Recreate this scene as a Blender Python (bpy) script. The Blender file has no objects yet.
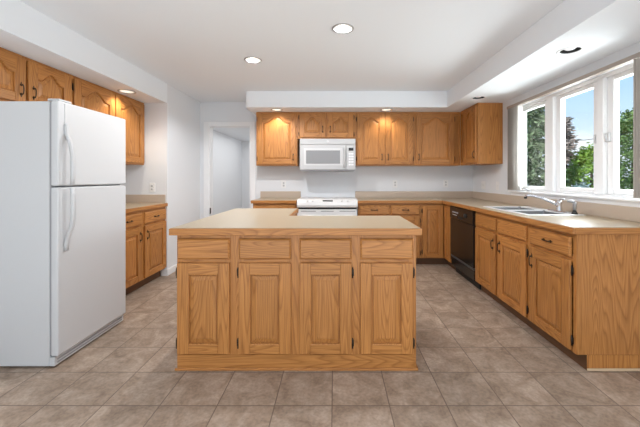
import bpy, bmesh, math, random
from mathutils import Vector, Matrix, Euler
random.seed(7)
PI = math.pi
SC = bpy.context.scene
COL = SC.collection
# ------------------------------------------------------------------ camera
F = 315.0                     # focal length in pixels of a 640 px wide frame
cam_d = bpy.data.cameras.new('camera'); cam = bpy.data.objects.new('camera', cam_d); COL.objects.link(cam)
cam_d.sensor_width = 36; cam_d.lens = 36 * F / 640
cam.location = (0, 0, 1.24); cam.rotation_euler = (PI / 2, 0, 0)
cam_d.shift_x = -15 / 640; cam_d.shift_y = -35.5 / 640; cam_d.clip_start = 0.05
SC.camera = cam
# ------------------------------------------------------------------ exposure
SC.view_settings.view_transform = 'Standard'; SC.view_settings.look = 'None'
SC.view_settings.exposure = 0.33; SC.view_settings.gamma = 1.0; SC.view_settings.use_curve_mapping = False
SC.cycles.max_bounces = 14; SC.cycles.diffuse_bounces = 8; SC.cycles.sample_clamp_indirect = 6
SC.cycles.transparent_max_bounces = 12
# ------------------------------------------------------------------ sky
W = bpy.data.worlds.new('sky'); SC.world = W; W.use_nodes = True
wn = W.node_tree; wn.nodes.clear()
def N(nt, t, **kw):
    n = nt.nodes.new(t)
    for k, v in kw.items(): setattr(n, k, v)
    return n
def ramp(nt, stops, interp='LINEAR'):
    r = N(nt, 'ShaderNodeValToRGB'); cr = r.color_ramp; cr.interpolation = interp
    while len(cr.elements) < len(stops): cr.elements.new(0.5)
    for e, (p, c) in zip(cr.elements, stops):
        e.position = p; e.color = (*c, 1) if len(c) == 3 else c
    return r
tc = N(wn, 'ShaderNodeTexCoord'); sx = N(wn, 'ShaderNodeSeparateXYZ'); wn.links.new(tc.outputs['Generated'], sx.inputs[0])
gr = ramp(wn, [(0.0, (.78, .86, .95)), (0.10, (.66, .82, .98)), (0.30, (.30, .56, .93)), (1.0, (.16, .36, .80))])
wn.links.new(sx.outputs['Z'], gr.inputs[0])
wm = N(wn, 'ShaderNodeMapping'); wm.inputs['Scale'].default_value = (1, 1, 2.6); wn.links.new(tc.outputs['Generated'], wm.inputs[0])
cl = N(wn, 'ShaderNodeTexNoise'); cl.inputs['Scale'].default_value = 4.2; cl.inputs['Detail'].default_value = 6; wn.links.new(wm.outputs[0], cl.inputs['Vector'])
cr_ = ramp(wn, [(.50, (0, 0, 0)), (.68, (1, 1, 1))]); wn.links.new(cl.outputs['Fac'], cr_.inputs[0])
mx = N(wn, 'ShaderNodeMixRGB'); mx.inputs[2].default_value = (.93, .96, 1, 1)
wn.links.new(cr_.outputs[0], mx.inputs[0]); wn.links.new(gr.outputs[0], mx.inputs[1])
bg = N(wn, 'ShaderNodeBackground'); bg.inputs[1].default_value = 1.0; wn.links.new(mx.outputs[0], bg.inputs[0])
wo = N(wn, 'ShaderNodeOutputWorld'); wn.links.new(bg.outputs[0], wo.inputs[0])
# ------------------------------------------------------------------ sun, window daylight and added fill lights
def light(name, kind, loc, rot, energy, color=(1, 1, 1), parent=None, **kw):
    d = bpy.data.lights.new(name, kind); d.energy = energy; d.color = color
    for k, v in kw.items(): setattr(d, k, v)
    o = bpy.data.objects.new(name, d); COL.objects.link(o); o.location = loc; o.rotation_euler = rot
    if parent: o.parent = parent
    return o
light('sun', 'SUN', (-20, 6, 30), Vector((0.75, 0.35, -0.75)).to_track_quat('-Z', 'Y').to_euler(), 4.5, (1, .96, .9), angle=.02)
# unseen fill light added at the rear opening, behind the viewer
light('rear_fill', 'AREA', (0, -3.3, 1.35), (PI / 2, 0, 0), 5, (.91, .96, 1.0), shape='RECTANGLE', size=4.4, size_y=2.1)
# added fill aimed up from behind the viewer to brighten the ceiling
light('ceiling_fill', 'AREA', (0, -1.3, .35), Vector((0, .38, 1)).to_track_quat('-Z', 'Y').to_euler(), 80, (.88, .945, 1.0), shape='RECTANGLE', size=4.4, size_y=1.2)
# daylight falling through the kitchen window (just outside the glass)
light('window_daylight', 'AREA', (2.62, 2.93, 1.47), Vector((-1, 0.06, -.06)).to_track_quat('-Z', 'Y').to_euler(), 58, (.92, .965, 1.0), shape='RECTANGLE', size=2.0, size_y=.95)
pt = light('window_portal', 'AREA', (2.34, 2.93, 1.58), (0, PI / 2, 0), 1, shape='RECTANGLE', size=.95, size_y=1.80)
pt.data.cycles.is_portal = True
# downward fill added out of view to brighten the near floor
light('overhead_fill', 'AREA', (0, -1.2, 2.40), (0, 0, 0), 42, (.92, .97, 1.0), shape='RECTANGLE', size=3.0, size_y=1.6, spread=2.0)
# overhead panel added out of sight to brighten the room beyond the doorway
light('hall_fill', 'AREA', (-1.9, 7.6, 2.42), (0, 0, 0), 34, (1, 1, 1), shape='RECTANGLE', size=1.5, size_y=4.4)
# ------------------------------------------------------------------ materials
def mat(name):
    m = bpy.data.materials.new(name); m.use_nodes = True
    return m, m.node_tree, m.node_tree.nodes['Principled BSDF']
def plain(name, col, rough=.5, metal=0, spec=.5, bump=0, bscale=300, var=0, coat=0):
    m, nt, b = mat(name)
    b.inputs['Base Color'].default_value = (*col, 1); b.inputs['Roughness'].default_value = rough
    b.inputs['Metallic'].default_value = metal; b.inputs['Specular IOR Level'].default_value = spec
    b.inputs['Coat Weight'].default_value = coat
    t = N(nt, 'ShaderNodeTexCoord')
    n = N(nt, 'ShaderNodeTexNoise'); n.inputs['Scale'].default_value = bscale; n.inputs['Detail'].default_value = 3
    nt.links.new(t.outputs['Object'], n.inputs['Vector'])
    if bump:
        bp = N(nt, 'ShaderNodeBump'); bp.inputs['Strength'].default_value = bump; bp.inputs['Distance'].default_value = .002
        nt.links.new(n.outputs['Fac'], bp.inputs['Height']); nt.links.new(bp.outputs[0], b.inputs['Normal'])
    if var:
        r = ramp(nt, [(.3, tuple(c * (1 - var) for c in col)), (.7, tuple(min(1, c * (1 + var)) for c in col))])
        nt.links.new(n.outputs['Fac'], r.inputs[0]); nt.links.new(r.outputs[0], b.inputs['Base Color'])
    return m
def oak(name, grain):
    m, nt, b = mat(name); L = nt.links.new
    t = N(nt, 'ShaderNodeTexCoord'); oi = N(nt, 'ShaderNodeObjectInfo')
    mu = N(nt, 'ShaderNodeVectorMath', operation='SCALE'); mu.inputs[0].default_value = (17, 23, 31); L(oi.outputs['Random'], mu.inputs['Scale'])
    ad = N(nt, 'ShaderNodeVectorMath', operation='ADD'); L(t.outputs['Object'], ad.inputs[0]); L(mu.outputs[0], ad.inputs[1])
    def mp(across, along):
        q = N(nt, 'ShaderNodeMapping'); s = [across] * 3; s[grain] = along
        q.inputs['Scale'].default_value = s; L(ad.outputs[0], q.inputs[0]); return q
    q1 = mp(5.5, .5)
    n1 = N(nt, 'ShaderNodeTexNoise'); n1.inputs['Scale'].default_value = 1; n1.inputs['Detail'].default_value = 2; n1.inputs['Roughness'].default_value = .35
    L(q1.outputs[0], n1.inputs['Vector'])
    k = N(nt, 'ShaderNodeMath', operation='MULTIPLY'); k.inputs[1].default_value = 34; L(n1.outputs['Fac'], k.inputs[0])
    fr = N(nt, 'ShaderNodeMath', operation='FRACT'); L(k.outputs[0], fr.inputs[0])
    r1 = ramp(nt, [(0, (.335, .132, .032)), (.20, (.435, .184, .047)), (.75, (.51, .224, .061)), (.92, (.44, .183, .046)), (1, (.335, .132, .032))])
    L(fr.outputs[0], r1.inputs[0])
    q2 = mp(170, 5); n2 = N(nt, 'ShaderNodeTexNoise'); n2.inputs['Scale'].default_value = 1; n2.inputs['Detail'].default_value = 3
    L(q2.outputs[0], n2.inputs['Vector'])
    r2 = ramp(nt, [(.36, (.62, .55, .48)), (.56, (1, 1, 1))]); L(n2.outputs['Fac'], r2.inputs[0])
    mm = N(nt, 'ShaderNodeMixRGB', blend_type='MULTIPLY'); mm.inputs[0].default_value = .55; L(r1.outputs[0], mm.inputs[1]); L(r2.outputs[0], mm.inputs[2])
    hv = N(nt, 'ShaderNodeHueSaturation'); L(mm.outputs[0], hv.inputs['Color'])
    mr = N(nt, 'ShaderNodeMapRange'); mr.inputs['To Min'].default_value = .90; mr.inputs['To Max'].default_value = 1.08; L(oi.outputs['Random'], mr.inputs[0]); L(mr.outputs[0], hv.inputs['Value'])
    L(hv.outputs[0], b.inputs['Base Color'])
    b.inputs['Roughness'].default_value = .42; b.inputs['Specular IOR Level'].default_value = .4
    bp = N(nt, 'ShaderNodeBump'); bp.inputs['Strength'].default_value = .12; bp.inputs['Distance'].default_value = .002
    L(n2.outputs['Fac'], bp.inputs['Height']); L(bp.outputs[0], b.inputs['Normal'])
    return m
OZ = oak('oak_grain_upright', 2); OX = oak('oak_grain_level', 0); OY = oak('oak_grain_deep', 1)
OAK = [OZ, OX, OY]
def tile_floor():
    m, nt, b = mat('tile_floor'); L = nt.links.new
    t = N(nt, 'ShaderNodeTexCoord'); s = N(nt, 'ShaderNodeSeparateXYZ'); L(t.outputs['Object'], s.inputs[0])
    def cell(out, off, size):
        a = N(nt, 'ShaderNodeMath', operation='SUBTRACT'); a.inputs[1].default_value = off; L(out, a.inputs[0])
        d = N(nt, 'ShaderNodeMath', operation='DIVIDE'); d.inputs[1].default_value = size; L(a.outputs[0], d.inputs[0])
        fl = N(nt, 'ShaderNodeMath', operation='FLOOR'); L(d.outputs[0], fl.inputs[0])
        fr = N(nt, 'ShaderNodeMath', operation='FRACT'); L(d.outputs[0], fr.inputs[0])
        c = N(nt, 'ShaderNodeMath', operation='SUBTRACT'); c.inputs[1].default_value = .5; L(fr.outputs[0], c.inputs[0])
        ab = N(nt, 'ShaderNodeMath', operation='ABSOLUTE'); L(c.outputs[0], ab.inputs[0])
        ds = N(nt, 'ShaderNodeMath', operation='SUBTRACT'); ds.inputs[0].default_value = .5; L(ab.outputs[0], ds.inputs[1])
        mm = N(nt, 'ShaderNodeMath', operation='MULTIPLY'); mm.inputs[1].default_value = size; L(ds.outputs[0], mm.inputs[0])
        return fl.outputs[0], mm.outputs[0]
    fx, ex = cell(s.outputs['X'], -.016, .313); fy, ey = cell(s.outputs['Y'], 1.7155, .2957)
    mn = N(nt, 'ShaderNodeMath', operation='MINIMUM'); L(ex, mn.inputs[0]); L(ey, mn.inputs[1])
    gt = N(nt, 'ShaderNodeMapRange'); gt.inputs['From Min'].default_value = .0020; gt.inputs['From Max'].default_value = .0036; L(mn.outputs[0], gt.inputs[0])
    cv = N(nt, 'ShaderNodeCombineXYZ'); L(fx, cv.inputs[0]); L(fy, cv.inputs[1])
    wnz = N(nt, 'ShaderNodeTexWhiteNoise', noise_dimensions='3D'); L(cv.outputs[0], wnz.inputs['Vector'])
    sc_ = N(nt, 'ShaderNodeVectorMath', operation='SCALE'); sc_.inputs['Scale'].default_value = 9; L(wnz.outputs['Color'], sc_.inputs[0])
    ad = N(nt, 'ShaderNodeVectorMath', operation='ADD'); L(t.outputs['Object'], ad.inputs[0]); L(sc_.outputs[0], ad.inputs[1])
    n = N(nt, 'ShaderNodeTexNoise'); n.inputs['Scale'].default_value = 7; n.inputs['Detail'].default_value = 7; n.inputs['Roughness'].default_value = .62; n.inputs['Distortion'].default_value = .8
    L(ad.outputs[0], n.inputs['Vector'])
    r = ramp(nt, [(.28, (.235, .170, .124)), (.47, (.345, .260, .196)), (.60, (.42, .327, .255)), (.78, (.51, .41, .33))]); L(n.outputs['Fac'], r.inputs[0])
    n3 = N(nt, 'ShaderNodeTexNoise'); n3.inputs['Scale'].default_value = 60; n3.inputs['Detail'].default_value = 4; L(ad.outputs[0], n3.inputs['Vector'])
    r3 = ramp(nt, [(.35, (.8, .8, .8)), (.62, (1.08, 1.08, 1.08))]); L(n3.outputs['Fac'], r3.inputs[0])
    m3 = N(nt, 'ShaderNodeMixRGB', blend_type='MULTIPLY'); m3.inputs[0].default_value = .8; L(r.outputs[0], m3.inputs[1]); L(r3.outputs[0], m3.inputs[2])
    tv = N(nt, 'ShaderNodeMapRange'); tv.inputs['To Min'].default_value = .9; tv.inputs['To Max'].default_value = 1.1; L(wnz.outputs['Value'], tv.inputs[0])
    hv = N(nt, 'ShaderNodeHueSaturation'); L(m3.outputs[0], hv.inputs['Color']); L(tv.outputs[0], hv.inputs['Value'])
    mg = N(nt, 'ShaderNodeMixRGB'); mg.inputs[1].default_value = (.165, .122, .094, 1); L(gt.outputs[0], mg.inputs[0]); L(hv.outputs[0], mg.inputs[2])
    L(mg.outputs[0], b.inputs['Base Color']); b.inputs['Roughness'].default_value = .52; b.inputs['Specular IOR Level'].default_value = .28
    ht = N(nt, 'ShaderNodeMath', operation='MULTIPLY_ADD'); ht.inputs[1].default_value = .25; L(n.outputs['Fac'], ht.inputs[0]); L(gt.outputs[0], ht.inputs[2])
    bp = N(nt, 'ShaderNodeBump'); bp.inputs['Strength'].default_value = .35; bp.inputs['Distance'].default_value = .003; L(ht.outputs[0], bp.inputs['Height']); L(bp.outputs[0], b.inputs['Normal'])
    return m
M = dict(
    tile=tile_floor(),
    wall=plain('wall_paint', (.72, .735, .755), .75, bump=.05, bscale=220),
    ceil=plain('ceiling_paint', (.805, .835, .865), .85, bump=.05, bscale=220),
    trim=plain('trim_paint', (.82, .82, .825), .45),
    vinyl=plain('window_vinyl', (.86, .86, .86), .35),
    lam=plain('laminate', (.41, .325, .215), .30, bscale=260, var=.10),
    splash=plain('splash_laminate', (.52, .42, .33), .4, bscale=260, var=.10),
    white=plain('white_enamel', (.68, .68, .68), .30),
    mwhite=plain('microwave_enamel', (.50, .50, .50), .35),
    fhandle=plain('fridge_handle_plastic', (.54, .545, .55), .4),
    fridge=plain('fridge_enamel', (.575, .582, .588), .38, bump=.10, bscale=500),
    gasket=plain('grey_gasket', (.30, .30, .31), .6),
    lgrey=plain('light_grey_plastic', (.60, .60, .60), .45),
    black=plain('black_enamel', (.012, .011, .010), .18),
    bargrey=plain('dark_grey_bar', (.06, .06, .06), .5),
    blackm=plain('black_matte', (.010, .010, .010), .55),
    mwglass=plain('microwave_screen', (.25, .25, .255), .25),
    bronze=plain('antique_bronze', (.06, .038, .024), .42, metal=.75),
    hinge=plain('dark_hinge', (.035, .026, .02), .5, metal=.6),
    chrome=plain('chrome', (.72, .72, .74), .12, metal=1),
    steel=plain('steel', (.42, .42, .43), .3, metal=.9),
    sink=plain('sink_steel_lit', (.92, .92, .92), .38, metal=.6),  # sink steel whitened to stand for the window light on the rim
    bowl=plain('sink_steel_shaded', (.30, .30, .305), .35, metal=.7),  # same steel darkened, shade inside the bowls put into the colour
    plate=plain('switch_plate', (.78, .78, .77), .4),
    slot=plain('outlet_slot', (.12, .12, .12), .6),
    toe=plain('dark_toe_oak', (.13, .06, .025), .6),  # one even dark brown for the toe kicks
    shoe=plain('pale_shoe_strip', (.62, .47, .30), .55),
    vane=plain('blind_vane', (.52, .475, .425), .65, bscale=400, var=.05),
    rail=plain('blind_rail', (.36, .30, .255), .5),
    bark=plain('bark', (.10, .07, .05), .9, bscale=20, var=.4),
    grass=plain('lawn', (.10, .17, .05), .95, bscale=3, var=.4),
    wire=plain('cable', (.03, .03, .03), .6),
)
def leafmat(name, c0, c1):
    m, nt, b = mat(name)
    t = N(nt, 'ShaderNodeTexCoord'); n = N(nt, 'ShaderNodeTexNoise'); n.inputs['Scale'].default_value = 2.5; n.inputs['Detail'].default_value = 5
    nt.links.new(t.outputs['Object'], n.inputs['Vector'])
    r = ramp(nt, [(.32, c0), (.68, c1)]); nt.links.new(n.outputs['Fac'], r.inputs[0]); nt.links.new(r.outputs[0], b.inputs['Base Color'])
    b.inputs['Roughness'].default_value = .7; b.inputs['Specular IOR Level'].default_value = .2
    return m
def glow(name, col, s):
    m, nt, b = mat(name); b.inputs['Base Color'].default_value = (*col, 1)
    b.inputs['Emission Color'].default_value = (*col, 1); b.inputs['Emission Strength'].default_value = s
    return m
M['bulb'] = glow('lit_bulb', (1, .95, .87), 3.0)
M['ring'] = plain('brushed_ring', (.42, .42, .42), .4, metal=.3)
M['cone'] = plain('cream_cone', (.62, .60, .56), .5)
M['bulb_off'] = plain('unlit_bulb', (.80, .80, .78), .3)
def glass():
    m = bpy.data.materials.new('window_glass'); m.use_nodes = True; nt = m.node_tree; nt.nodes.clear()
    a = N(nt, 'ShaderNodeBsdfTransparent'); a.inputs[0].default_value = (.97, .985, .98, 1)
    g = N(nt, 'ShaderNodeBsdfGlossy'); g.inputs['Roughness'].default_value = .02
    lw = N(nt, 'ShaderNodeLayerWeight'); pw = N(nt, 'ShaderNodeMath', operation='POWER'); pw.inputs[1].default_value = 5; nt.links.new(lw.outputs['Facing'], pw.inputs[0])
    fz = N(nt, 'ShaderNodeMath', operation='MULTIPLY_ADD'); fz.inputs[1].default_value = .5; fz.inputs[2].default_value = .02; nt.links.new(pw.outputs[0], fz.inputs[0])
    mxs = N(nt, 'ShaderNodeMixShader'); nt.links.new(fz.outputs[0], mxs.inputs[0]); nt.links.new(a.outputs[0], mxs.inputs[1]); nt.links.new(g.outputs[0], mxs.inputs[2])
    o = N(nt, 'ShaderNodeOutputMaterial'); nt.links.new(mxs.outputs[0], o.inputs[0])
    return m
M['glass'] = glass()
# ------------------------------------------------------------------ mesh helpers
class MB:
    def __init__(s): s.bm = bmesh.new()
    def merge(s, b, mi=0, smooth=False):
        for f in b.faces: f.material_index = mi; f.smooth = smooth
        me = bpy.data.meshes.new('tmp'); b.to_mesh(me); b.free(); s.bm.from_mesh(me); bpy.data.meshes.remove(me); return s
    def box(s, x0, x1, y0, y1, z0, z1, mi=0, bev=0, seg=1):
        b = bmesh.new(); bmesh.ops.create_cube(b, size=1)
        for v in b.verts: v.co = ((x0 + x1) / 2 + v.co.x * (x1 - x0), (y0 + y1) / 2 + v.co.y * (y1 - y0), (z0 + z1) / 2 + v.co.z * (z1 - z0))
        if bev: bmesh.ops.bevel(b, geom=b.edges[:], offset=bev, segments=seg, profile=.5, affect='EDGES')
        return s.merge(b, mi, False)
    def prism(s, pts, axis, a, c, mi=0, bev=0, seg=1):
        b = bmesh.new()
        def P(p, t):
            if axis == 0: return (t, p[0], p[1])
            if axis == 1: return (p[0], t, p[1])
            return (p[0], p[1], t)
        v0 = [b.verts.new(P(p, a)) for p in pts]; v1 = [b.verts.new(P(p, c)) for p in pts]; n = len(pts)
        b.faces.new(v0); b.faces.new(v1[::-1])
        for i in range(n): b.faces.new((v0[i], v1[i], v1[(i + 1) % n], v0[(i + 1) % n]))
        bmesh.ops.recalc_face_normals(b, faces=b.faces[:])
        if bev: bmesh.ops.bevel(b, geom=b.edges[:], offset=bev, segments=seg, profile=.5, affect='EDGES')
        return s.merge(b, mi)
    def loops(s, L, mi=0, cap0=False, cap1=True, smooth=False, closed=True):
        b = bmesh.new(); R = [[b.verts.new(p) for p in l] for l in L]; n = len(R[0])
        for A, B in zip(R, R[1:]):
            for i in range(n if closed else n - 1): b.faces.new((A[i], A[(i + 1) % n], B[(i + 1) % n], B[i]))
        if cap0: b.faces.new(R[0][::-1])
        if cap1: b.faces.new(R[-1])
        bmesh.ops.recalc_face_normals(b, faces=b.faces[:])
        return s.merge(b, mi, smooth)
    def tube(s, pts, r, seg=8, mi=0, rs=None):
        pts = [Vector(p) for p in pts]; L = []; n = len(pts); up = None
        for i, p in enumerate(pts):
            t = (pts[min(i + 1, n - 1)] - pts[max(i - 1, 0)]).normalized()
            if up is None: up = Vector((0, 0, 1)) if abs(t.z) < .9 else Vector((1, 0, 0))
            a = t.cross(up).normalized(); bb = a.cross(t).normalized(); up = bb
            rr = rs[i] if rs else r
            L.append([p + rr * (a * math.cos(2 * PI * k / seg) + bb * math.sin(2 * PI * k / seg)) for k in range(seg)])
        return s.loops(L, mi, True, True, True)
    def lathe(s, prof, c=(0, 0, 0), seg=20, mi=0, axis=2, caps=(False, False)):
        L = []
        for r, h in prof:
            l = []
            for k in range(seg):
                a = 2 * PI * k / seg; u, v = r * math.cos(a), r * math.sin(a)
                p = {2: (u, v, h), 1: (u, h, v), 0: (h, u, v)}[axis]
                l.append((c[0] + p[0], c[1] + p[1], c[2] + p[2]))
            L.append(l)
        return s.loops(L, mi, caps[0], caps[1], True)
    def mesh(s, name, mats):
        me = bpy.data.meshes.new(name); s.bm.to_mesh(me); s.bm.free()
        for m in (mats if isinstance(mats, (list, tuple)) else [mats]): me.materials.append(m)
        return me
    def build(s, name, mats, parent=None, loc=(0, 0, 0), rot=(0, 0, 0)):
        return link(name, s.mesh(name, mats), parent, loc, rot)
def link(name, me, parent=None, loc=(0, 0, 0), rot=(0, 0, 0)):
    o = bpy.data.objects.new(name, me); COL.objects.link(o); o.location = loc; o.rotation_euler = rot
    if parent is not None: o.parent = parent
    return o
def tag(o, label, cat, group=None, kind=None):
    o['label'] = label; o['category'] = cat
    if group: o['group'] = group
    if kind: o['kind'] = kind
    return o
def thing(name, label, cat, loc=(0, 0, 0), rotz=0, group=None):
    o = link(name, None, None, loc, (0, 0, rotz)); o.empty_display_size = .1
    return tag(o, label, cat, group)
def struct(mb, name, m, **kw):
    o = mb.build(name, m, **kw); o['kind'] = 'structure'; return o
def cut(o, cutters):
    """take round or square holes out of a mesh and keep the plain result"""
    for cmb in cutters:
        c = link('cutter', cmb.mesh('cutter', o.data.materials[0]))
        md = o.modifiers.new('b', 'BOOLEAN'); md.operation = 'DIFFERENCE'; md.solver = 'EXACT'; md.object = c
        dg = bpy.context.evaluated_depsgraph_get(); dg.update()
        me = bpy.data.meshes.new_from_object(o.evaluated_get(dg)); o.modifiers.clear(); o.data = me
        cm = c.data; bpy.data.objects.remove(c); bpy.data.meshes.remove(cm)
    return o
def disc_cutter(x, y, r, z0, z1):
    return MB().lathe([(r, z0), (r, z1)], (x, y, 0), 28, caps=(True, True))

# ------------------------------------------------------------------ setting
XL, XR, YB, XP = -2.76, 2.18, 4.98, -2.13        # left wall, window wall, back wall, partition face
ZC, ZS, ZSL = 2.44, 2.217, 2.19                 # ceiling, soffits, left soffit
YR = -3.6
LAMPS = {'ceil': [(.064, 2.53), (-.833, 3.20)], 'back': [(-.83, 4.505), (.735, 4.505)], 'left': [(-2.285, 3.46)], 'right': [(1.80, 2.41), (1.745, 3.83)]}
RC = .070
struct(MB().box(-4.2, XR + .14, YR - .1, 10.4, -.12, 0), 'floor', M['tile'])
cut(struct(MB().box(XL - .12, XR + .14, YR - .1, YB + .12, ZC, ZC + .22), 'ceiling', M['ceil']), [disc_cutter(x, y, RC, ZC - .1, ZC + .13) for x, y in LAMPS['ceil']])
cut(struct(MB().box(XL, XP, -1.2, 4.0, ZSL, ZC - .001), 'ceiling_soffit_left', M['ceil']), [disc_cutter(x, y, RC, ZSL - .1, ZSL + .13) for x, y in LAMPS['left']])
cut(struct(MB().box(1.55, XR, -1.2, YB, ZS, ZC - .001), 'ceiling_soffit_right', M['ceil']), [disc_cutter(x, y, RC, ZS - .1, ZS + .13) for x, y in LAMPS['right']])
def round_rect(x0, x1, y0, y1, r, corners):
    P = []
    for i, (cx, cy, a0) in enumerate(((x1, y0, -PI / 2), (x1, y1, 0), (x0, y1, PI / 2), (x0, y0, PI))):
        if i in corners:
            ox, oy = cx + (r if cx == x0 else -r), cy + (r if cy == y0 else -r)
            P += [(ox + r * math.cos(a0 + k * PI / 12), oy + r * math.sin(a0 + k * PI / 12)) for k in range(7)]
        else: P.append((cx, cy))
    return P
cut(struct(MB().prism(round_rect(-1.243, 1.5495, 4.35, YB, .05, (3,)), 2, ZS, ZC - .001), 'ceiling_soffit_back', M['ceil']), [disc_cutter(x, y, RC, ZS - .1, ZS + .13) for x, y in LAMPS['back']])
struct(MB().box(XL - .12, XL, YR, 4.0, 0, ZC), 'wall_left', M['wall'])
struct(MB().box(XL - .12, XP, 4.0, YB + .12, 0, ZC - .001), 'wall_left_partition', M['wall'])
wb = MB().box(XP, -1.992, YB, YB + .12, 0, ZC - .001).box(-1.336, XR + .14, YB, YB + .12, 0, ZC - .001).box(-1.992, -1.336, YB, YB + .12, 2.068, ZC - .001)
struct(wb, 'wall_back', M['wall'])
WY0, WY1, WZ0, WZ1 = 2.03, 3.83, 1.085, 2.090
wr = MB().box(XR, XR + .14, YR, WY0, 0, ZC - .001).box(XR, XR + .14, WY1, YB, 0, ZC - .001).box(XR, XR + .14, WY0, WY1, 0, WZ0).box(XR, XR + .14, WY0, WY1, WZ1, ZC - .001)
struct(wr, 'wall_right', M['wall'])
# rear wall of the room (behind the viewer) with its wide glazed opening
struct(MB().box(XL, -2.25, YR - .1, YR, 0, ZC).box(2.10, XR, YR - .1, YR, 0, ZC).box(-2.25, 2.10, YR - .1, YR, 2.3, ZC), 'wall_rear', M['wall'])
# room beyond the doorway
struct(MB().box(-3.14, -3.02, YB + .12, 10.2, 0, ZC), 'wall_hall_left', M['wall'])
struct(MB().box(-3.14, -.9, 10.2, 10.32, 0, ZC), 'wall_hall_end', M['wall'])
struct(MB().box(-1.02, -.9, YB + .12, 10.2, 0, ZC), 'wall_hall_right', M['wall'])
struct(MB().box(-3.14, XL - .12, YB, YB + .12, 0, ZC), 'wall_hall_return', M['wall'])
struct(MB().box(-3.14, -.9, YB + .12, 10.32, ZC, ZC + .12), 'ceiling_hall', M['ceil'])
# doorway casing
d1 = struct(MB().box(-1.992, -1.978, YB - .005, YB + .125, 0, 2.068).box(-1.35, -1.336, YB - .005, YB + .125, 0, 2.068).box(-1.978, -1.35, YB - .005, YB + .125, 2.054, 2.068), 'door_1', M['trim'])
def casing(mb, x0, x1, z0, z1):
    mb.box(x0, x1, YB - .018, YB - .0005, z0, z1, bev=.004)
cm = MB(); casing(cm, -2.071, -1.990, 0, 2.125); casing(cm, -1.338, -1.258, 0, 2.125); casing(cm, -1.9895, -1.3385, 2.056, 2.125)
cm.build('casing', M['trim'], d1)
MB().box(-1.9775, -1.972, YB - .003, YB + .03, .68, .76).tube([(-1.972, YB - .006, .67), (-1.972, YB - .006, .77)], .007).build('hinge', M['hinge'], d1)
# baseboards
struct(MB().box(XP, XP + .013, 4.0, YB - .02, 0, .085, bev=.003).box(-2.20, XP + .013, 3.987, 4.0, 0, .085, bev=.003), 'baseboard_left', M['trim'])
struct(MB().box(-3.02, -3.005, YB + .13, 10.2, 0, .09).box(-3.0, -1.02, 10.185, 10.2, 0, .09), 'baseboard_hall', M['trim'])

# ---- window
w = link('window_1', None, None, (XR, 0, 0)); w['kind'] = 'structure'
fm = MB()                                                   # local x = depth into the wall
fm.box(.03, .13, WY0, WY1, WZ0, 1.105).box(.03, .13, WY0, WY1, 2.062, WZ1).box(.03, .13, WY0, WY0 + .03, 1.105, 2.062).box(.03, .13, WY1 - .03, WY1, 1.105, 2.062)
for a, b in ((3.18, 3.285), (2.585, 2.655)): fm.box(.02, .13, a, b, 1.105, 2.062, bev=.004)
fm.build('window_frame', M['vinyl'], w)
for a, b in ((3.29, 3.80), (2.66, 3.175), (2.06, 2.58)):
    s = MB(); sw = .060
    s.box(.05, .10, a, a + sw, 1.107, 2.060, bev=.004).box(.05, .10, b - sw, b, 1.107, 2.060, bev=.004)
    s.box(.05, .10, a + sw, b - sw, 1.107, 1.15, bev=.004).box(.05, .10, a + sw, b - sw, 2.024, 2.060, bev=.004)
    so = s.build('sash', M['vinyl'], w)
    MB().box(.074, .079, a + sw, b - sw, 1.15, 2.024).build('pane', M['glass'], so)
MB().box(-.055, .03, WY0 - .06, WY1 + .05, 1.070, 1.088, bev=.004).box(-.018, 0, WY0 - .04, WY1 + .04, 1.030, 1.070, bev=.003).build('sill', M['trim'], w)
tm = MB().box(-.014, -.0005, WY1, WY1 + .035, 1.089, 2.12, bev=.003).box(-.014, -.0005, WY0 - .055, WY0, 1.089, 2.12, bev=.003).box(-.014, -.0005, WY0, WY1, WZ1, 2.12, bev=.003)
tm.build('casing', M['trim'], w)
for y in (2.565, 2.675):
    MB().box(.030, .050, y - .022, y + .022, 1.535, 1.61, bev=.004).box(.018, .030, y - .006, y + .006, 1.55, 1.595, bev=.002).build('latch', M['lgrey'], w)
MB().lathe([(.022, 0), (.020, .012), (.008, .02)], (.005, 3.55, 1.088), 12, caps=(True, True)).tube([(.005, 3.55, 1.10), (-.02, 3.60, 1.125), (-.03, 3.66, 1.115)], .007).lathe([(.0, -.012), (.011, -.006), (.011, .008), (0, .014)], (-.03, 3.665, 1.112), 10).build('crank', M['steel'], w)

# ------------------------------------------------------------------ cabinet kit
def arch_g(u, kind):
    a = .10 if kind == 'arch' else .06
    if u < a or u > 1 - a: return 0
    t = (u - a) / (1 - 2 * a)
    s = math.sin(PI * t)
    return s ** 1.6 if kind == 'arch' else (1 - abs(2 * t - 1) ** 1.15) * (.75 + .25 * s)
def opening(x0, x1, z0, zs, amp, i, kind, y, n=18):
    """closed loop round a door opening inset by i: bottom edge, then the (arched) top"""
    P = [(x0 + i, y, z0 + i), (x1 - i, y, z0 + i)]
    if amp <= 0: return P + [(x1 - i, y, zs - i), (x0 + i, y, zs - i)]
    for k in range(n + 1):
        u = 1 - k / n; P.append((x0 + i + (x1 - x0 - 2 * i) * u, y, zs - i + amp * arch_g(u, kind)))
    return P
_hm = None
def handle_mesh():
    global _hm
    if _hm is None:
        b = MB()
        for s in (-1, 1):
            b.lathe([(.004, .0), (.010, -.001), (.0085, -.005), (.005, -.008), (.005, -.017), (.0, -.019)], (0, 0, s * .036), 10, axis=1, caps=(True, False))
            b.prism([(-.009, s * .036), (0, s * .024), (.009, s * .036), (0, s * .060)], 1, -.003, 0)
        b.tube([(0, -.014, -.036), (0, -.019, -.026), (0, -.021, -.012), (0, -.021, .012), (0, -.019, .026), (0, -.014, .036)], .0042, 8)
        _hm = b.mesh('handle', M['bronze'])
    return _hm
_gm = None
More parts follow.
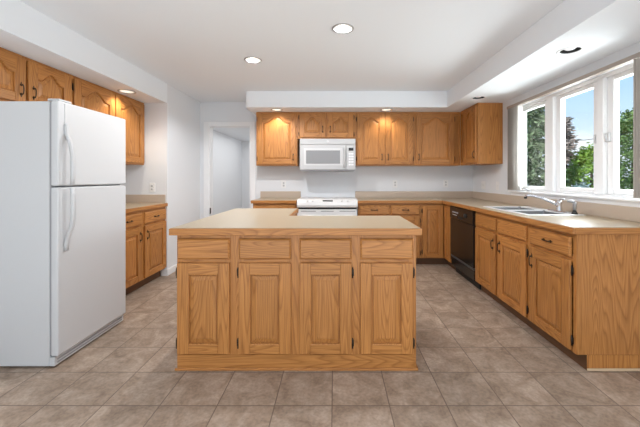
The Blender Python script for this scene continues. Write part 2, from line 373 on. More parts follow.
def hinge_mesh():
    global _gm
    if _gm is None:
        b = MB().tube([(0, -.006, -.028), (0, -.006, .028)], .0048, 8)
        b.box(-.009, .009, -.0035, 0, -.022, .022, bev=.001)
        for s in (-1, 1): b.lathe([(.0035, s * .028), (.006, s * .031), (.0, s * .036)], (0, -.006, 0), 8)
        _gm = b.mesh('hinge', M['hinge'])
    return _gm
def handle(parent, x, z, y=-.02, level=False): return link('handle', handle_mesh(), parent, (x, y, z), (0, PI / 2 if level else 0, 0))
T = .020
def door(root, x0, x1, z0, z1, kind='square', hside=None, hat='top', hinges=None, st=.072, hz=None, br=None):
    """raised-panel door: stiles, rails and a moulded inner edge in one mesh, panel, handle and hinges its children"""
    w_, h_ = x1 - x0, z1 - z0
    if kind != 'square': st = .078
    if w_ < .30: st = min(st, w_ * .2)
    bt = st * .86
    amp = 0 if kind == 'square' else min(.085, w_ * .18, h_ * .20)
    zt = h_ - (st if kind == 'square' else .050 + amp)
    b = MB()
    b.box(0, st, -T, 0, 0, h_, 0, .0035, 2).box(w_ - st, w_, -T, 0, 0, h_, 0, .0035, 2)
    b.box(st + .0004, w_ - st - .0004, -T, 0, 0.0004, bt, 1, .0025)
    lo = opening(st + .0004, w_ - st - .0004, bt, zt, amp, 0, kind, 0)[2:]
    b.prism([(p[0], p[2]) for p in lo][::-1] + [(w_ - st - .0004, h_ - .0004), (st + .0004, h_ - .0004)], 1, -T + .0006, 0, 1)
    prof = [(-.001, -T + .0004), (.003, -T + .0014), (.0046, -T + .004), (.0052, -T + .0162)]
    b.loops([opening(st, w_ - st, bt, zt, amp, i, kind, y) for i, y in prof], 0, False, False)
    d = b.build('door', OAK, root, (x0, -.0006, z0))
    p = MB(); pr = [(.0051, -T + .0160), (.0120, -T + .0162), (.0130, -T + .0115), (.036, -T + .005), (.0385, -T + .0024)]
    p.loops([opening(st, w_ - st, bt, zt, amp, i, kind, y) for i, y in pr], 0, False, True)
    p.build('panel', OAK, d)
    if hside:
        hx = st * .5 if hside == 'left' else w_ - st * .5
        handle(d, hx, hz if hz is not None else (h_ - .105 if hat == 'top' else .105))
    if hinges:
        hx = -.006 if hinges == 'left' else w_ + .006
        for z in (max(.05, h_ * .11), h_ - max(.05, h_ * .11)): link('hinge', hinge_mesh(), d, (hx, -.0006, z))
    return d
def drawer(root, x0, x1, z0, z1, pull=True):
    w_, h_ = x1 - x0, z1 - z0; b = MB(); e = .010
    b.loops([[(i, y, i), (w_ - i, y, i), (w_ - i, y, h_ - i), (i, y, h_ - i)] for i, y in ((0, 0), (0, -.011), (.004, -.0145), (e, -T), (e + .002, -T))], 1, True, True)
    d = b.build('drawer', OAK, root, (x0, -.0006, z0))
    if pull: handle(d, w_ / 2, h_ / 2, level=True)
    return d
def carcass(root, w_, dep, z0, z1, stiles, rails, toe=True, hollow=False):
    """box of the cabinet, its face frame of upright stiles and level rails, and the toe kick"""
    ft = .019
    if hollow:
        MB().box(.0006, .018, ft, dep, z0, z1, 0).box(w_ - .018, w_ - .0006, ft, dep, z0, z1, 0).box(.018, w_ - .018, dep - .012, dep, z0, z1, 0).box(.018, w_ - .018, ft, dep - .012, z0, z0 + .018, 1).build('body', OAK, root)
    else: MB().box(.0006, w_ - .0006, ft, dep, z0, z1, 0).build('body', OAK, root)
    f = MB()
    for a, b_ in stiles: f.box(a + .0004, b_ - .0004, 0, ft - .0004, z0, z1, 0)
    for a, b_, c, d in rails: f.box(a + .0004, b_ - .0004, .0006, ft - .0004, c, d, 1)
    f.build('face_frame', OAK, root)
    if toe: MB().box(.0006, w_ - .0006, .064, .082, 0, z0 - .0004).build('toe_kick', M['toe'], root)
CT = .882                       # underside of worktops
DZ = (.722, .853); DO = (.112, .699)
def base_unit(name, label, loc, rot, w_, dep, drawers, doors, group, mull=(), hollow=False):
    r = thing(name, label, 'cabinet', loc, rot, group)
    edges = [(0, .030)] + [(m - .028, m + .028) for m in mull] + [(w_ - .030, w_)]
    rails = []
    for (a, b), (c, d) in zip(edges, edges[1:]):
        rails += [(b, c, .100, .145), (b, c, CT - .04, CT - .001)] + ([(b, c, .685, .735)] if drawers else [])
    carcass(r, w_, dep, .100, CT - .0006, edges, rails, True, hollow)
    for a, b, pull in drawers: drawer(r, a, b, *DZ, pull=pull)
    for a, b, hs, hg in doors: door(r, a, b, DO[0], DO[1] if drawers else .853, 'square', hs, 'top', hg)
    return r
def upper_unit(name, label, loc, rot, w_, dep, z0, z1, doors, group, mull=(), kind='arch', hz=None):
    r = thing(name, label, 'cabinet', (loc[0], loc[1], z0), rot, group); h = z1 - z0
    edges = [(0, .024)] + [(m - .022, m + .022) for m in mull] + [(w_ - .024, w_)]
    rails = []
    for (a, b), (c, d) in zip(edges, edges[1:]): rails += [(b, c, 0, .035), (b, c, h - .045, h)]
    carcass(r, w_, dep, 0, h, edges, rails, toe=False)
    for a, b, hs, hg in doors: door(r, a, b, .018, h - .026, kind, hs, 'bottom', hg, hz=hz)
    return r
YF, XF = 4.47, 1.558            # faces of the base units on the back wall and under the window
G1, G2, G3 = 'base cabinets', 'wall cabinets', 'kitchen worktops'
# --- back wall, base
base_unit('base_cabinet', 'oak base cabinet with two drawers directly right of the white range', (.326, YF, 0), 0, .894, .50,
          [(.020, .442, True), (.468, .874, True)], [(.020, .442, 'right', 'left'), (.468, .874, 'left', 'right')], G1, (.455,))
base_unit('base_cabinet', 'narrow oak base cabinet left of the white range, by the doorway', (-1.165, YF, 0), 0, .620, .50,
          [(.02, .60, True)], [(.02, .60, 'right', 'left')], G1)
# --- corner cabinet with its two doors on the two faces
r = thing('corner_cabinet', 'oak corner base cabinet with full-height doors left of the dishwasher', 'cabinet', (1.2215, YF, 0), 0, G1)
MB().prism([(.0006, .019), (.3365, .019), (.3365, -.2715), (.955, -.2715), (.955, .50), (.0006, .50)], 2, .100, CT - .0006).build('body', OAK, r)
MB().box(0, .02, 0, .0186, .1, CT - .001, 0).box(.318, .3360, 0, .0186, .1, CT - .001, 0).box(.02, .318, .0006, .0186, .1, .145, 1).box(.02, .318, .0006, .0186, CT - .04, CT - .001, 1).build('face_frame', OAK, r)
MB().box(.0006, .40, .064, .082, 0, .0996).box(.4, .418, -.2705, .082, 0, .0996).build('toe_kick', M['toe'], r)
door(r, .020, .308, DO[0], .853, 'square', None, 'top', 'left')
sd = door(r, 0, .228, DO[0], .853, 'square', None, 'top', 'right'); sd.location = (.3360, -.030, DO[0]); sd.rotation_euler = (0, 0, -PI / 2)
# --- under the window
R90 = -PI / 2
sb = base_unit('sink_cabinet', 'oak sink base cabinet with two doors and false drawer fronts, beside the dishwasher', (XF, 3.4875, 0), R90, .966, .60,
               [(.030, .457, False), (.510, .940, False)], [(.030, .457, 'right', 'left'), (.510, .940, 'left', 'right')], G1, (.484,), True)
eb = base_unit('base_cabinet', 'oak base cabinet with exposed end panel at the near end of the window run', (XF, 2.5205, 0), R90, .4905, .60,
               [(.024, .452, True)], [(.024, .452, 'left', 'right')], G1)
MB().box(.478, .491, .066, .60, .0, .0985).build('end_plinth', OAK, eb)
MB().box(.491, .503, .062, .60, 0, .016, bev=.004).build('shoe_strip', M['shoe'], eb)
# --- left alcove base
base_unit('base_cabinet', 'oak base cabinet with two drawers in the alcove behind the refrigerator', (-2.15, 2.985, 0), PI / 2, 1.012, .60,
          [(.060, .495, True), (.555, .995, True)], [(.060, .495, 'right', 'left'), (.555, .995, 'left', 'right')], G1, (.525,))
# --- wall units on the back wall
YU, ZU0, ZU1 = 4.66, 1.425, ZS - .001
DU = YB - YU - .002
upper_unit('wall_cabinet', 'oak wall cabinet with one wide arched door left of the microwave, above the counter', (-1.165, YU), 0, .608, DU, ZU0, ZU1, [(.020, .588, 'right', 'left')], G2)
upper_unit('wall_cabinet', 'short oak wall cabinet with two small doors directly above the microwave', (-.556, YU), 0, .858, DU, 1.820, ZU1,
           [(.030, .412, 'right', 'left'), (.446, .830, 'left', 'right')], G2, (.429,), hz=.12)
upper_unit('wall_cabinet', 'oak wall cabinet with two tall pointed-arch doors right of the microwave', (.303, YU), 0, .868, DU, ZU0, ZU1,
           [(.022, .428, 'right', 'left'), (.442, .850, 'left', 'right')], G2, (.435,), 'ogee')
upper_unit('wall_cabinet', 'oak wall cabinet with one wide arched door at the back wall corner', (1.172, YU), 0, .679, DU, ZU0, ZU1, [(.026, .590, 'left', 'right')], G2)
upper_unit('wall_cabinet', 'oak wall cabinet with plain side panel on the window wall', (1.853, 4.657), R90, .567, XR - 1.853 - .002, ZU0, ZU1, [(.150, .545, 'right', 'left')], G2)
# --- wall units on the left
upper_unit('wall_cabinet', 'short oak wall cabinet with two arched doors above the white refrigerator', (-2.425, 1.99), PI / 2, .900, .33, 1.800, ZSL - .001,
           [(.020, .462, 'right', 'left'), (.484, .890, 'left', 'right')], G2, (.473,), hz=.10)
upper_unit('wall_cabinet', 'tall oak wall cabinet with two arched doors beside the alcove end wall', (-2.425, 2.8915), PI / 2, 1.1065, .33, 1.405, ZSL - .001,
           [(.020, .556, 'right', 'left'), (.572, 1.085, 'left', 'right')], G2, (.564,))

# ------------------------------------------------------------------ island
isl = thing('kitchen_island', 'oak kitchen island with four raised-panel doors in the middle of the tiled floor', 'kitchen island', (-1.02, 2.035, 0))
IW = 1.544
MB().box(.0006, IW - .0006, .019, .585, 0, .8786).box(.0006, .60, .5854, 1.21, 0, .8786).build('body', OAK, isl)
f = MB(); dx = [(.008, .343), (.402, .737), (.792, 1.127), (1.183, 1.520)]
ed = [(0, .035)] + [(.343 - .03, .402 + .03), (.737 - .03, .792 + .03), (1.127 - .03, 1.183 + .03)] + [(IW - .048, IW)]
for a, b in ed: f.box(a + .0004, b - .0004, 0, .0186, .1004, .8786, 0)
for (a, b), (c, d) in zip(ed, ed[1:]):
    f.box(b, c, .0006, .0186, .68, .735, 1).box(b, c, .0006, .0186, .84, .8786, 1)
f.build('face_frame', OAK, isl)
MB().box(0, IW, -.001, .0186, .012, .112 - .012, 1, .002).build('base_board', OAK, isl)
MB().box(-.012, IW + .012, -.013, -.0015, 0, .016, 1, .004).box(IW + .0005, IW + .012, -.0015, .58, 0, .016, 2).build('shoe_moulding', OAK, isl)
for k, (a, b) in enumerate(dx):
    drawer(isl, a, b, .718, .850, pull=False)
    door(isl, a, b, .112, .694, 'square', None, 'top', ['left', 'left', 'right', 'right'][k])

# ------------------------------------------------------------------ worktops
def worktop(name, label, outline, edges, z0=CT, z1=.925, splash=(), cutters=(), loc=(0, 0, 0)):
    """laminate slab with an oak nosing along the given edges; backsplashes are parts"""
    r = thing(name, label, 'worktop', loc, 0, G3)
    sl = MB().prism(outline, 2, z0 + .0005, z1).build('slab', M['lam'], r)
    if cutters: cut(sl, cutters)
    nb = MB()
    for x0, x1, y0, y1, mi in edges: nb.box(x0, x1, y0, y1, z0 - .001, z1 - .003, mi, .003)
    nb.build('edge_trim', OAK, r)
    if splash:
        s = MB()
        for x0, x1, y0, y1, za in splash: s.box(x0, x1, y0, y1, z1 + .0003, za, 0, .002)
        s.build('backsplash', M['splash'], r)
    return r
SX0, SX1, SY0, SY1 = 1.60, 2.09, 2.62, 3.42
worktop('countertop', 'beige laminate worktop holding the sink, running round the window corner',
        [(.318, 4.442), (1.525, 4.442), (1.525, 2.012), (XR - .001, 2.012), (XR - .001, YB - .001), (.318, YB - .001)],
        [(.318, 1.525, 4.430, 4.4417, 1), (1.513, 1.5247, 2.0, 4.4297, 2), (1.525, XR - .001, 2.0, 2.0117, 1)],
        splash=[(.318, XR - .0225, YB - .0195, YB - .0005, 1.030), (XR - .022, XR - .0005, 2.0, YB - .0005, 1.030)],
        cutters=[MB().box(SX0 + .02, SX1 - .02, SY0 + .02, SY1 - .02, .8, 1.0)])
worktop('countertop', 'beige laminate worktop left of the white range', [(-1.175, 4.442), (-.542, 4.442), (-.542, YB - .001), (-1.175, YB - .001)],
        [(-1.187, -.542, 4.430, 4.4417, 1), (-1.187, -1.1753, 4.442, YB - .001, 2)], splash=[(-1.175, -.542, YB - .0195, YB - .0005, 1.030)])
worktop('countertop', 'beige laminate worktop in the alcove behind the refrigerator', [(XL + .001, 2.985), (-2.132, 2.985), (-2.132, 3.998), (XL + .001, 3.998)],
        [(-2.1317, -2.120, 2.985, 3.998, 2)], splash=[(XL + .001, XL + .02, 2.985, 3.978, 1.030), (XL + .02, -2.15, 3.979, 3.998, 1.030)])
worktop('countertop', 'L-shaped beige laminate worktop of the island with oak edges', [(-1.037, 1.997), (.539, 1.997), (.539, 2.648), (-.392, 2.648), (-.392, 3.283), (-1.037, 3.283)],
        [(-1.049, .551, 1.985, 1.9967, 1), (.5393, .551, 1.997, 2.660, 2), (-1.049, -1.0373, 1.997, 3.295, 2), (-.392, .539, 2.6483, 2.66, 1), (-.3917, -.380, 2.6603, 3.295, 2), (-1.037, -.392, 3.2833, 3.295, 1)], z0=.879, z1=.923)

# ------------------------------------------------------------------ sink and tap
sk = thing('kitchen_sink', 'steel double-bowl sink set into the worktop under the window', 'sink', (0, 0, .925))
rim = MB().box(SX0, SX1, SY0, SY1, .0004, .009, 0, .004, 2).build('rim', M['sink'], sk)
bowls = [(SX0 + .04, SX1 - .105, 3.04, SY1 - .04), (SX0 + .04, SX1 - .105, SY0 + .04, 2.99)]
cut(rim, [MB().box(a, b, c, d, .8, 1.1) for a, b, c, d in bowls])
for a, b, c, d in bowls:
    m = MB(); L = []
    for i, z in ((-.001, .0085), (.002, -.02), (.010, -.125), (.03, -.14), (.12, -.142)):
        L.append([(x, y, z) for x, y in round_rect(a + i, b - i, c + i, d - i, .02, (0, 1, 2, 3))])
    m.loops(L, 0, False, True, True)
    bo = m.build('bowl', M['bowl'], sk)
    MB().lathe([(.0, -.1395), (.035, -.1392), (.042, -.1405)], ((a + b) / 2, (c + d) / 2, 0), 16).build('drain', M['steel'], bo)
fx, fy = 2.035, 2.86
fa = thing('faucet', 'chrome single-lever faucet on the back of the sink', 'faucet', (fx, fy, .9342))
MB().box(-.028, .028, -.12, .12, 0, .012, 0, .005, 2).build('deck_plate', M['chrome'], fa)
MB().lathe([(.026, .012), (.024, .03), (.022, .075), (.024, .085), (.020, .10), (.0, .105)], seg=16).build('tap_body', M['chrome'], fa)
MB().tube([(0, 0, .055), (-.05, .03, .085), (-.11, .065, .118), (-.18, .105, .140), (-.212, .122, .143), (-.225, .13, .132)], .011, 10, rs=[.014, .012, .011, .011, .012, .013]).build('spout', M['chrome'], fa)
MB().lathe([(.013, -.012), (.0135, .006)], (-.226, .131, .122), 10, caps=(True, True)).build('aerator', M['blackm'], fa)
MB().tube([(0, 0, .10), (.0, -.02, .112), (-.005, -.075, .118)], .007, 8, rs=[.012, .008, .006]).build('lever', M['chrome'], fa)
sp = thing('side_sprayer', 'black and chrome sink sprayer standing right of the faucet', 'sprayer', (fx, 2.675, .9342))
MB().lathe([(.024, 0), (.022, .010), (.015, .020), (.013, .03)], seg=14, caps=(True, True)).build('base', M['blackm'], sp)
MB().lathe([(.012, .03), (.013, .06), (.015, .085), (.014, .10)], seg=12, caps=(True, True)).tube([(0, 0, .098), (-.02, .012, .108), (-.045, .024, .108)], .012, 8, rs=[.014, .013, .010]).build('spray_head', M['steel'], sp)

# ------------------------------------------------------------------ dishwasher
dw = thing('dishwasher', 'black built-in dishwasher between corner cabinet and sink cabinet', 'dishwasher', (XF, 4.1945, 0), R90)
DWW = .704
MB().box(.004, DWW - .004, .012, .58, .09, CT - .003).build('body', M['blackm'], dw)
MB().box(.006, DWW - .006, -.022, .0115, .235, .712, 0, .004).build('door', M['black'], dw)
cp = MB().box(.006, DWW - .006, -.030, .0115, .716, CT - .010, 0, .005).build('control_panel', M['black'], dw)
MB().lathe([(.0, -.048), (.022, -.047), (.026, -.031)], (.50, 0, .795), 16, axis=1).build('dial', M['blackm'], cp)
for i in range(4): MB().box(.10 + i * .05, .138 + i * .05, -.034, -.0305, .795, .812, 0, .001).build('button', M['gasket'], cp)
MB().box(.10, .24, -.0312, -.0302, .768, .774).build('legend', M['lgrey'], cp)
MB().box(.28, .42, -.0325, -.0305, .735, .765, 0, .001).build('latch', M['blackm'], cp)
MB().box(.006, DWW - .006, -.012, .0115, .095, .205, 0, .003).build('lower_panel', M['black'], dw)
MB().box(.006, DWW - .006, -.020, .0115, .208, .232, 0, .003).build('trim_bar', M['bargrey'], dw)
MB().box(.006, DWW - .006, .05, .065, 0, .0895).build('toe_kick', M['blackm'], dw)

# ------------------------------------------------------------------ range
rg = thing('kitchen_range', 'white slide-in electric range between the base cabinets on the back wall', 'range', (-.537, 4.405, 0))
RW = .858
MB().box(.008, RW - .008, .045, .565, .04, .918).box(.03, RW - .03, .09, .55, .0, .04).build('body', M['white'], rg)
ct = MB().box(-.002 + .006, RW - .006, .055, .568, .9185, .943, 0, .006, 2).build('cooktop', M['white'], rg)
for bx, by, br in ((.22, .19, .075), (.62, .19, .10), (.22, .42, .10), (.62, .42, .075)):
    MB().lathe([(br, .9432), (br, .9442), (br - .008, .9446), (br - .012, .9432)], (bx, by, 0), 28).build('burner', M['lgrey'], ct)
pf = [(.055, .943), (.018, .936), (-.004, .90), (-.018, .862), (-.014, .838), (.0, .826), (.044, .826), (.0545, .915)]
pn = MB().prism(pf, 0, .006, RW - .006).build('control_panel', M['white'], rg)
nv = Vector((0, -.036, .022)).normalized()
def on_panel(t): return (.018 - .022 * t, .936 - .036 * t)
for kx in (.155, .225, .635, .715):
    y, z = on_panel(.55)
    MB().lathe([(.0, .011), (.013, .010), (.016, 0)], seg=14).build('knob', M['lgrey'], pn, (kx, y, z), (math.atan2(.036, .022), 0, 0))
y0, z0 = on_panel(.25); y1, z1 = on_panel(.68)
MB().prism([(y0 - .0015, z0 + .001), (y1 - .0015, z1 + .001), (y1 + .002, z1 - .001), (y0 + .002, z0 - .001)], 0, .365, .505).build('display', M['black'], pn)
MB().box(.016, RW - .016, .012, .0445, .803, .8255).build('vent_gap', M['blackm'], rg)
dr = MB().box(.010, RW - .010, -.006, .0445, .25, .800, 0, .006, 2).build('oven_door', M['white'], rg)
for a, b in ((.06, .27), (.34, .52), (.60, .82)): MB().box(a, b, -.0075, -.0055, .770, .781).build('slot', M['gasket'], dr)
MB().tube([(.08, -.006, .715), (.08, -.045, .72), (.11, -.052, .72), (RW - .11, -.052, .72), (RW - .08, -.045, .72), (RW - .08, -.006, .715)], .012, 10).build('door_handle', M['white'], dr)
MB().box(.17, RW - .17, -.0075, -.0055, .38, .62, 0, .0005).build('door_window', M['black'], dr)
MB().box(.010, RW - .010, 0, .0445, .05, .244, 0, .005, 2).build('drawer', M['white'], rg)

# ------------------------------------------------------------------ microwave
mw = thing('microwave', 'white over-the-range microwave under the short oak cabinet above the range', 'microwave', (-.509, 4.545, 1.346))
MW, MH = .806, .463
MB().box(0, MW, .03, .430, .012, MH, 0, .003).build('body', M['mwhite'], mw)
vg = MB().box(.001, MW - .001, .002, .0295, MH - .082, MH - .002, 0, .004, 2).build('vent_grille', M['mwhite'], mw)
MB().lathe([(.0, .0005), (.016, .0005), (.018, .002)], (.405, 0, MH - .042), 18, axis=1).build('emblem', M['lgrey'], vg)
md = MB().box(.001, .666, .0, .0295, .016, MH - .086, 0, .005, 2).build('door', M['mwhite'], mw)
MB().prism([(.06, .075), (.62, .075), (.62, .325), (.06, .325)], 1, -.0035, -.0003, 0, .001).build('window_surround', M['lgrey'], md)
MB().box(.092, .582, -.0055, -.0036, .100, .292, 0, .0008).build('window', M['mwglass'], md)
MB().tube([(.640, -.0, .05), (.640, -.028, .065), (.640, -.034, .10), (.640, -.034, .28), (.640, -.028, .318), (.640, 0, .335)], .011, 10).build('handle', M['mwhite'], md)
mc = MB().box(.670, MW - .001, .0, .0295, .016, MH - .086, 0, .005, 2).build('control_panel', M['mwhite'], mw)
MB().box(.705, .775, -.002, -.0003, .288, .330, 0, .0006).build('display', M['black'], mc)
for i in range(3):
    for j in range(5): MB().box(  .706 + i * .025, .725 + i * .025, -.0018, -.0003, .075 + j * .039, .100 + j * .039, 0, .0006).build('button', M['trim'], mc)
MB().box(.004, MW - .004, .004, .428, 0, .0115).build('underside_grille', M['gasket'], mw)

# ------------------------------------------------------------------ refrigerator
fr = thing('refrigerator', 'white top-freezer refrigerator at the left, facing the island', 'refrigerator', (-1.862, 2.05, 0), PI / 2)
FW, FH = .67, 1.747           # local x = along its front (near to far), local -y = out of the front
MB().box(0, FW, .0, .66, .012, FH - .006, 0, .006, 2).build('body', M['fridge'], fr)
MB().box(.006, FW - .006, -.010, -.0004, .075, FH - .012).build('gasket', M['gasket'], fr)
fd = MB().box(0, FW, -.058, -.0105, 1.188, FH, 0, .010, 3).build('freezer_door', M['fridge'], fr)
ld = MB().box(0, FW, -.058, -.0105, .076, 1.178, 0, .010, 3).build('fridge_door', M['fridge'], fr)
MB().box(.0, FW, -.036, -.0005, .012, .070, 0, .004).build('kick_grille', M['fridge'], fr)
MB().box(.02, FW - .02, -.0375, -.0365, .026, .036).box(.02, FW - .02, -.0375, -.0365, .045, .055).build('grille_slot', M['gasket'], fr)
for x in (.05, FW - .05): MB().lathe([(.018, 0), (.018, .012)], (x, .03, 0), 12, caps=(True, True)).build('foot', M['blackm'], fr)
def fhandle(zs, par):
    b = MB(); L = []
    for z, out, wd in zs:
        y = -.0585 - out; t = .014
        L.append([(.058 - wd, y, z), (.058 - wd * .6, y - t, z), (.058 + wd * .6, y - t, z), (.058 + wd, y, z)])
    b.loops(L, 0, True, True, True); return b.build('handle', M['fhandle'], par)
fhandle([(1.195, .042, .016), (1.25, .046, .017), (1.40, .044, .017), (1.47, .030, .016), (1.53, .006, .015), (1.56, .0003, .015), (1.60, .0003, .013)], fd)
fhandle([(1.172, .042, .016), (1.12, .046, .017), (.98, .046, .017), (.92, .040, .017), (.84, .010, .016), (.80, .0003, .016), (.755, .0003, .015)], ld)
MB().box(.050, .066, -.0625, -.0583, 1.605, FH - .012, 0, .001).build('handle_trim', M['lgrey'], fd)
MB().box(.02, .12, -.05, .03, FH + .0003, FH + .016, 0, .004).build('hinge_cover', M['fridge'], fr)

# ------------------------------------------------------------------ window blind
vb = thing('vertical_blind', 'taupe vertical blind drawn open to both sides of the window', 'blind', (2.125, 0, 0))
MB().box(-.022, .022, 1.84, 3.86, 2.078, 2.112, 0, .003).build('head_rail', M['rail'], vb)
def vane(y, ang, k):
    b = MB(); wd = .044; L = []
    for z in (1.10, 1.6, 2.072):
        P = []
        for s in range(7):
            u = -1 + s / 3; P.append(Vector((u * wd, .006 * (1 - u * u), 0)))
        P += [p + Vector((0, .0012, 0)) for p in P[::-1]]
        rot = Matrix.Rotation(ang, 3, 'Z'); L.append([tuple(rot @ p + Vector((0, 0, z))) for p in P])
    b.loops(L, 0, True, True)
    b.build('vane', M['vane'], vb, (0, y, 0))
for i in range(12): vane(3.61 + i * .019, .42 + random.uniform(-.06, .06), i)
for i in range(12): vane(2.183 - i * .022, -.42 + random.uniform(-.06, .06), i)
MB().tube([(-.012, 3.60, 2.07), (-.014, 3.602, 1.6), (-.012, 3.60, 1.15)], .0022, 6).lathe([(.0, 1.10), (.010, 1.11), (.010, 1.145), (0, 1.155)], (-.012, 3.60, 0), 10).build('pull_cord', M['lgrey'], vb)

# ------------------------------------------------------------------ outlets and switches
def outlet(label, loc, rotz, switches=0):
    r = thing('light_switch' if switches else 'wall_outlet', label, 'switch' if switches else 'outlet', loc, rotz, 'switch and outlet plates')
    wd = .036 + .024 * max(0, switches - 1)
    MB().box(-wd, wd, -.006, -.0004, -.058, .058, 0, .003, 2).build('plate', M['plate'], r)
    for k in range(max(1, switches)):
        x = (k - (max(1, switches) - 1) / 2) * .046
        if switches: MB().box(x - .005, x + .005, -.014, -.0062, -.004, .014, 0, .001).build('toggle', M['plate'], r)
    if not switches:
        for z in (-.021, .021):
            s = MB().lathe([(.0, -.0075), (.0155, -.0075), (.017, -.006)], (0, 0, z), 16, axis=1).build('socket', M['lgrey'], r)
            MB().box(-.008, -.005, -.0085, -.0076, z - .004, z + .006).box(.005, .008, -.0085, -.0076, z - .004, z + .006).build('slot', M['slot'], s)
outlet('white outlet on the back wall left of the range, nearest the doorway', (-.811, YB, 1.14), 0)
outlet('white outlet on the back wall under the pointed-arch wall cabinet', (.949, YB, 1.148), 0)
outlet('white outlet on the back wall nearest the corner by the window', (1.75, YB, 1.152), 0)
outlet('white outlet on the alcove end wall above its worktop', (-2.318, 4.0, 1.12), 0)
outlet('white two-switch plate on the window wall, farther from the window', (XR, 4.62, 1.135), R90, 2)
outlet('white single switch plate on the window wall beside the blind', (XR, 4.22, 1.135), R90, 1)

# ------------------------------------------------------------------ recessed lights
def downlight(label, x, y, z, lit, energy=0, spot=2.2):
    r = thing('recessed_light', label, 'ceiling light', (x, y, z), 0, 'recessed ceiling lights')
    MB().lathe([(RC - .002, .004), (RC - .003, -.002), (RC + .004, -.006), (RC + .016, -.005), (RC + .019, -.0006)], seg=32).build('trim_ring', M['ring'] if lit else M['trim'], r)
    MB().lathe([(RC - .0025, .0), (RC - .006, .05), (RC - .012, .105), (.0, .110)], seg=28).build('housing', M['cone'] if lit else M['blackm'], r)
    bz = .020 if lit else .004
    MB().lathe([(.0, bz), (.030, bz + .004), (.048, bz + .018), (.050, bz + .03), (.03, bz + .06), (.018, bz + .07)], seg=24, caps=(False, True)).build('bulb', M['bulb'] if lit else M['bulb_off'], r)
    if lit:
        light('lamp_glow', 'SPOT', (0, 0, -.004), (0, 0, 0), energy, (1, .88, .72) if spot < 2.4 else (.97, .98, 1.0), r, spot_size=spot, spot_blend=.7 if spot < 2.4 else .25, shadow_soft_size=.04)
downlight('lit recessed light in the ceiling, nearest the viewer over the island', *LAMPS['ceil'][0], ZC, True, 38, 2.80)
downlight('lit recessed light in the ceiling, farther back on the left', *LAMPS['ceil'][1], ZC, True, 66, 2.80)
downlight('lit recessed light in the back soffit over the wide-door wall cabinet', *LAMPS['back'][0], ZS, True, 15)
downlight('lit recessed light in the back soffit over the pointed-arch cabinet', *LAMPS['back'][1], ZS, True, 12)
downlight('lit recessed light in the left soffit above the refrigerator alcove', *LAMPS['left'][0], ZSL, True, 14)
downlight('unlit black recessed light in the window soffit, nearest the viewer', *LAMPS['right'][0], ZS, False)
downlight('unlit black recessed light in the window soffit by the corner cabinet', *LAMPS['right'][1], ZS, False)

# ------------------------------------------------------------------ garden outside
GZ = -.6
struct(MB().box(2.6, 60, -20, 60, GZ - .2, GZ), 'ground', M['grass'])
def cards(bm, p, n, size, spread, dirn=None, flat=.5):
    for _ in range(n):
        c = p + Vector((random.gauss(0, spread), random.gauss(0, spread), random.gauss(0, spread * .7)))
        d = Vector((random.uniform(-1, 1), random.uniform(-1, 1), random.uniform(-1, 1) * flat)).normalized() if dirn is None else (dirn + Vector((random.gauss(0, .4), random.gauss(0, .4), random.gauss(0, .3)))).normalized()
        e = d.cross(Vector((random.uniform(-1, 1), random.uniform(-1, 1), random.uniform(-1, 1)))).normalized()
        s = size * random.uniform(.6, 1.3)
        v = [bm.verts.new(c - d * s), bm.verts.new(c + e * s * .38), bm.verts.new(c + d * s), bm.verts.new(c - e * s * .38)]
        bm.faces.new(v)
def conifer(label, x, y, h, rad, m, dens=1.0, base=.4):
    t = thing('conifer_tree', label, 'tree', (x, y, GZ), 0, 'conifers outside the window')
    MB().tube([(0, 0, 0), (.02, 0, h * .5), (0, 0, h * .97)], .1, 8, rs=[.16, .09, .02]).build('trunk', M['bark'], t)
    b = MB(); lv = int(h * 5 * dens)
    for i in range(lv):
        z = base + (h - base) * (i / lv); rr = rad * (1 - i / lv) ** .8 * random.uniform(.8, 1.1) + .08
        for k in range(9):
            a = random.uniform(0, 2 * PI); ln = rr * random.uniform(.75, 1.1); st = max(3, int(ln * 6))
            for q in range(st):
                u = (q + 1) / st; d = Vector((math.cos(a), math.sin(a), -.25))
                cards(b.bm, Vector((math.cos(a) * ln * u, math.sin(a) * ln * u, z - .30 * ln * u * u)), 4, .16, .09, d)
    b.build('foliage', m, t); return t
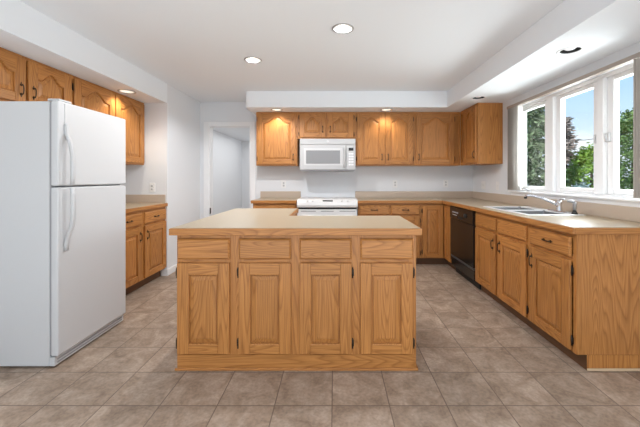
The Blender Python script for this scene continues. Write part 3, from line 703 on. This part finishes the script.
def leafy(label, x, y, h, rad, m, n=90, name='leafy_tree', squash=1.0, z0=None):
    t = thing(name, label, 'tree' if name == 'leafy_tree' else 'shrub', (x, y, GZ), 0, 'leafy plants outside the window')
    MB().tube([(0, 0, 0), (.03, .02, h * .4), (0, 0, h * .75)], .08, 8, rs=[.12, .08, .03]).build('trunk', M['bark'], t)
    b = MB(); zc = h * .5 if z0 is None else z0
    for _ in range(n):
        th, ph, rr = random.uniform(0, 2 * PI), math.acos(random.uniform(-1, 1)), random.uniform(.45, 1) ** .5
        zz = math.cos(ph) * rr; taper = 1 - .45 * max(0, zz)
        p = Vector((rad * taper * rr * math.sin(ph) * math.cos(th), rad * taper * rr * math.sin(ph) * math.sin(th), zc + zz * (h - zc) * squash))
        if p.z < .05: p.z = random.uniform(.05, .3)
        cards(b.bm, p, 34, .11, rad * .13)
    b.build('foliage', m, t); return t
C1 = leafmat('spruce_needles', (.09, .15, .075), (.30, .38, .21))
C2 = leafmat('dry_pine_needles', (.27, .235, .22), (.52, .46, .43))
C3 = leafmat('bright_leaves', (.09, .20, .03), (.33, .50, .10))
C4 = leafmat('mid_leaves', (.07, .15, .05), (.25, .37, .13))
C5 = leafmat('blue_juniper', (.10, .17, .17), (.25, .34, .33))
conifer('tall dense green conifer seen through the left window pane', 10.6, 16.9, 7.6, 1.75, C1, 1.1)
conifer('thin brownish conifer seen at the left of the middle window pane', 14.3, 19.6, 5.7, 1.2, C2, .8)
leafy('rounded bright green tree seen low in the middle window pane', 14.0, 17.2, 3.75, 1.15, C3, 190)
leafy('mid-green tree filling the right window pane', 17.2, 18.2, 5.9, 1.6, C4, 300)
conifer('slim tall conifer rising at the right edge of the right window pane', 20.6, 20.4, 7.2, 1.1, C1, .8)
leafy('low blue-green shrub at the foot of the middle window pane', 10.5, 13.5, 1.55, .85, C5, 60, 'garden_shrub')
leafy('low dark green shrub at the foot of the right window pane', 11.0, 11.3, 1.5, .85, C4, 60, 'garden_shrub')
cb = MB().tube([(12 - .0, 22, 4.4)] + [(12 + .1 * k, 22 - 1.6 * k, 4.4 - 1.3 * math.sin(PI * k / 9)) for k in range(1, 9)] + [(13, 6, 4.3)], .014, 5).build('power_cable', M['wire'])
tag(cb, 'thin dark overhead cable crossing the trees outside the window', 'cable')
for xx, yy in ((12, 22.125), (13, 5.875)):
    pl = MB().tube([(xx, yy, GZ), (xx, yy, 4.6)], .10, 10).build('utility_pole', M['bark'])
    tag(pl, 'weathered utility pole carrying the overhead cable, ' + ('far end behind the conifer' if yy > 10 else 'near end out past the right pane'), 'pole', 'utility poles')
